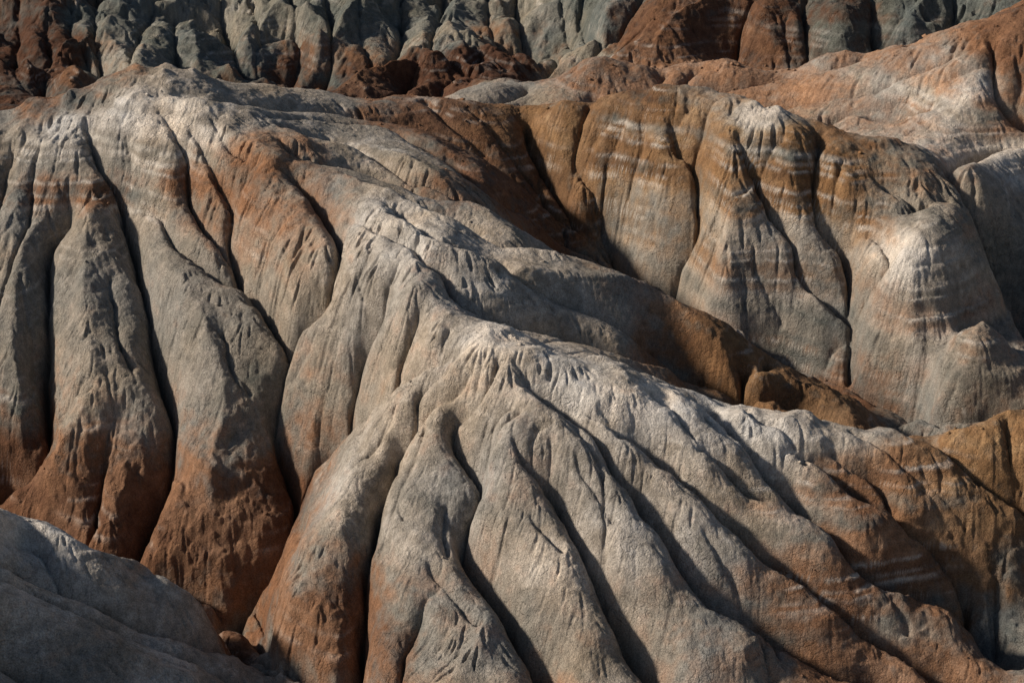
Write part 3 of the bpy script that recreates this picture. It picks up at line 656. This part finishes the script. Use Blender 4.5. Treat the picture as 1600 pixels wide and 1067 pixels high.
for (x, y, z, rg) in P:
    if rg == 'none': continue
    d = (Xs - x) ** 2 + (Ys - y) ** 2
    m = d < bb; bb[m] = d[m]; bl[m] = keys.index(rg)
lab = bl[np.minimum(np.arange(NV) // c4, bl.shape[0] - 1)][:, np.minimum(np.arange(NU) // c4, bl.shape[1] - 1)]

# shared normals so that the hills join without a visible seam
pos = np.stack([X, Y, Z], -1).astype(np.float32)
du = np.gradient(pos, axis=1); dv = np.gradient(pos, axis=0)
NRM = np.cross(du, dv); NRM /= np.linalg.norm(NRM, axis=-1, keepdims=True)
if NRM[..., 2].mean() < 0: NRM = -NRM
# full mesh density where the slopes are near, every fourth line at the outskirts
def lines(n, a, b, st):
    return np.unique(np.concatenate([np.arange(0, a, st), np.arange(a, b), np.arange(b, n, st), [n - 1]]))
cols = lines(NU, int((-.305 - U0) / DU), int((.295 - U0) / DU), 4)
rows = lines(NV, int((math.log(102) - V0) / DU), int((math.log(264) - V0) / DU), 4)
fl = lab[np.ix_(rows, cols)][:-1, :-1]
idx = (rows[:, None] * NU + cols[None]).astype(np.int32)
for ki, key in enumerate(keys):
    fi, fj = np.nonzero(fl == ki)
    q = np.stack([idx[fi, fj], idx[fi, fj + 1], idx[fi + 1, fj + 1], idx[fi + 1, fj]], -1)
    used, inv = np.unique(q.ravel(), return_inverse=True)
    me = bpy.data.meshes.new(names[key][0])
    nvert, nf = len(used), len(q)
    me.vertices.add(nvert); me.vertices.foreach_set("co", pos.reshape(-1, 3)[used].ravel())
    me.loops.add(nf * 4); me.loops.foreach_set("vertex_index", inv.astype(np.int32).ravel())
    me.polygons.add(nf); me.polygons.foreach_set("loop_start", np.arange(0, nf * 4, 4, dtype=np.int32))
    me.polygons.foreach_set("use_smooth", np.ones(nf, bool))
    me.update(calc_edges=True)
    a = me.attributes.new("bedrock", 'FLOAT_COLOR', 'POINT')
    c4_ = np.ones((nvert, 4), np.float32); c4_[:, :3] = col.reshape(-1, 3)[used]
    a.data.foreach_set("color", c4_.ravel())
    me.normals_split_custom_set_from_vertices(NRM.reshape(-1, 3)[used])
    me.materials.append(MAT)
    o = bpy.data.objects.new(names[key][0], me)
    o['kind'] = 'structure'; o['label'] = names[key][1]
    sc.collection.objects.link(o)

# ------------------------------------------------------------------ crumbled clods lying where slopes run out
def rubble():
    g = np.random.default_rng(99)
    Zs = blur(Z, 6); conc = Zs - resize(blur(Zs[::6, ::6], 10), Zs.shape)      # negative in hollows
    n = 900000
    i = g.uniform(5, NV - 6, n); j = g.uniform(5, NU - 6, n)
    ii, jj = i.astype(int), j.astype(int)
    rr = R[ii]
    p = np.clip(-conc[ii, jj] * 1.2 - .35, 0, 1) * .035 + np.clip(rust[ii, jj] - .75, 0, 1) * .06 + .0012
    p = p * np.clip((1.5 - slope[ii, jj]), .05, 1)
    k = g.random(n) < p
    i, j, ii, jj, rr = i[k], j[k], ii[k], jj[k], rr[k]
    m = len(i); th = U0 + DU * j
    size = .035 + .05 * g.random(m) ** 3 + .16 * (g.random(m) ** 9)
    size = size * rr / 150 * 1.2
    base = np.array([(1, 0, 0), (-1, 0, 0), (0, 1, 0), (0, -1, 0), (0, 0, 1), (0, 0, -1), (.62, .62, .5), (-.62, .62, .4), (.62, -.62, .45), (-.62, -.62, .5)], float)
    F = np.array([(4, 0, 6), (6, 2, 4), (4, 2, 7), (7, 1, 4), (4, 1, 9), (9, 3, 4), (4, 3, 8), (8, 0, 4), (0, 2, 6), (2, 1, 7), (1, 3, 9), (3, 0, 8), (5, 2, 0), (5, 1, 2), (5, 3, 1), (5, 0, 3)], np.int32)
    vv = base[None] * (1 + .35 * g.uniform(-1, 1, (m, 10, 1))) * size[:, None, None] * np.stack([g.uniform(.7, 1.3, m), g.uniform(.7, 1.3, m), g.uniform(.5, .9, m)], -1)[:, None]
    a = g.uniform(0, 6.28, m); ca, sa = np.cos(a)[:, None], np.sin(a)[:, None]
    x, y = vv[..., 0] * ca - vv[..., 1] * sa, vv[..., 0] * sa + vv[..., 1] * ca
    r0 = np.exp(V0 + DU * i); zc = sample(np.ascontiguousarray(Z), i, j)
    vv = np.stack([x + (r0 * np.sin(th))[:, None], y + (r0 * np.cos(th))[:, None], vv[..., 2] + zc[:, None] + .25 * size[:, None]], -1)
    nf = m * 16
    f = (F[None] + 10 * np.arange(m, dtype=np.int32)[:, None, None]).reshape(-1)
    me = bpy.data.meshes.new("rubble")
    me.vertices.add(m * 10); me.vertices.foreach_set("co", vv.astype(np.float32).ravel())
    me.loops.add(nf * 3); me.loops.foreach_set("vertex_index", f)
    me.polygons.add(nf); me.polygons.foreach_set("loop_start", np.arange(0, nf * 3, 3, dtype=np.int32))
    me.update(calc_edges=True)
    at_ = me.attributes.new("bedrock", 'FLOAT_COLOR', 'POINT')
    c = np.ones((m, 10, 4), np.float32); c[..., :3] = (col[ii, jj] * g.uniform(.8, 1.3, (m, 1)))[:, None]
    at_.data.foreach_set("color", c.ravel()); me.materials.append(MAT)
    o = bpy.data.objects.new("rubble", me); o['kind'] = 'stuff'; o['label'] = "crumbled clay clods lying in the gullies and at the feet of the spurs"; o['category'] = "rubble"
    sc.collection.objects.link(o)
rubble()

# ------------------------------------------------------------------ lower ground reaching the horizon
me = bpy.data.meshes.new("ground")
n = 48
vs, fs = [], []
for k, rad in enumerate((0, 60, 300, 900, 3000)):
    if k == 0: vs.append((0, 150, -14)); continue
    for a in range(n):
        t = 2 * math.pi * a / n
        vs.append((rad * math.cos(t), 150 + rad * math.sin(t), -14 + (0 if rad < 400 else 3 * math.sin(a * 1.7))))
for a in range(n):
    fs.append((0, 1 + a, 1 + (a + 1) % n))
    for k in range(3):
        p0 = 1 + k * n; p1 = p0 + n
        fs.append((p0 + a, p1 + a, p1 + (a + 1) % n, p0 + (a + 1) % n))
me.from_pydata(vs, [], fs); me.update()
a = me.attributes.new("bedrock", 'FLOAT_COLOR', 'POINT')
a.data.foreach_set("color", np.tile(C(.27, .18, .12, 1), len(vs)))
me.materials.append(MAT)
o = bpy.data.objects.new("ground", me); o['kind'] = 'structure'; o['label'] = "low clay plain around the eroded hills"
sc.collection.objects.link(o)
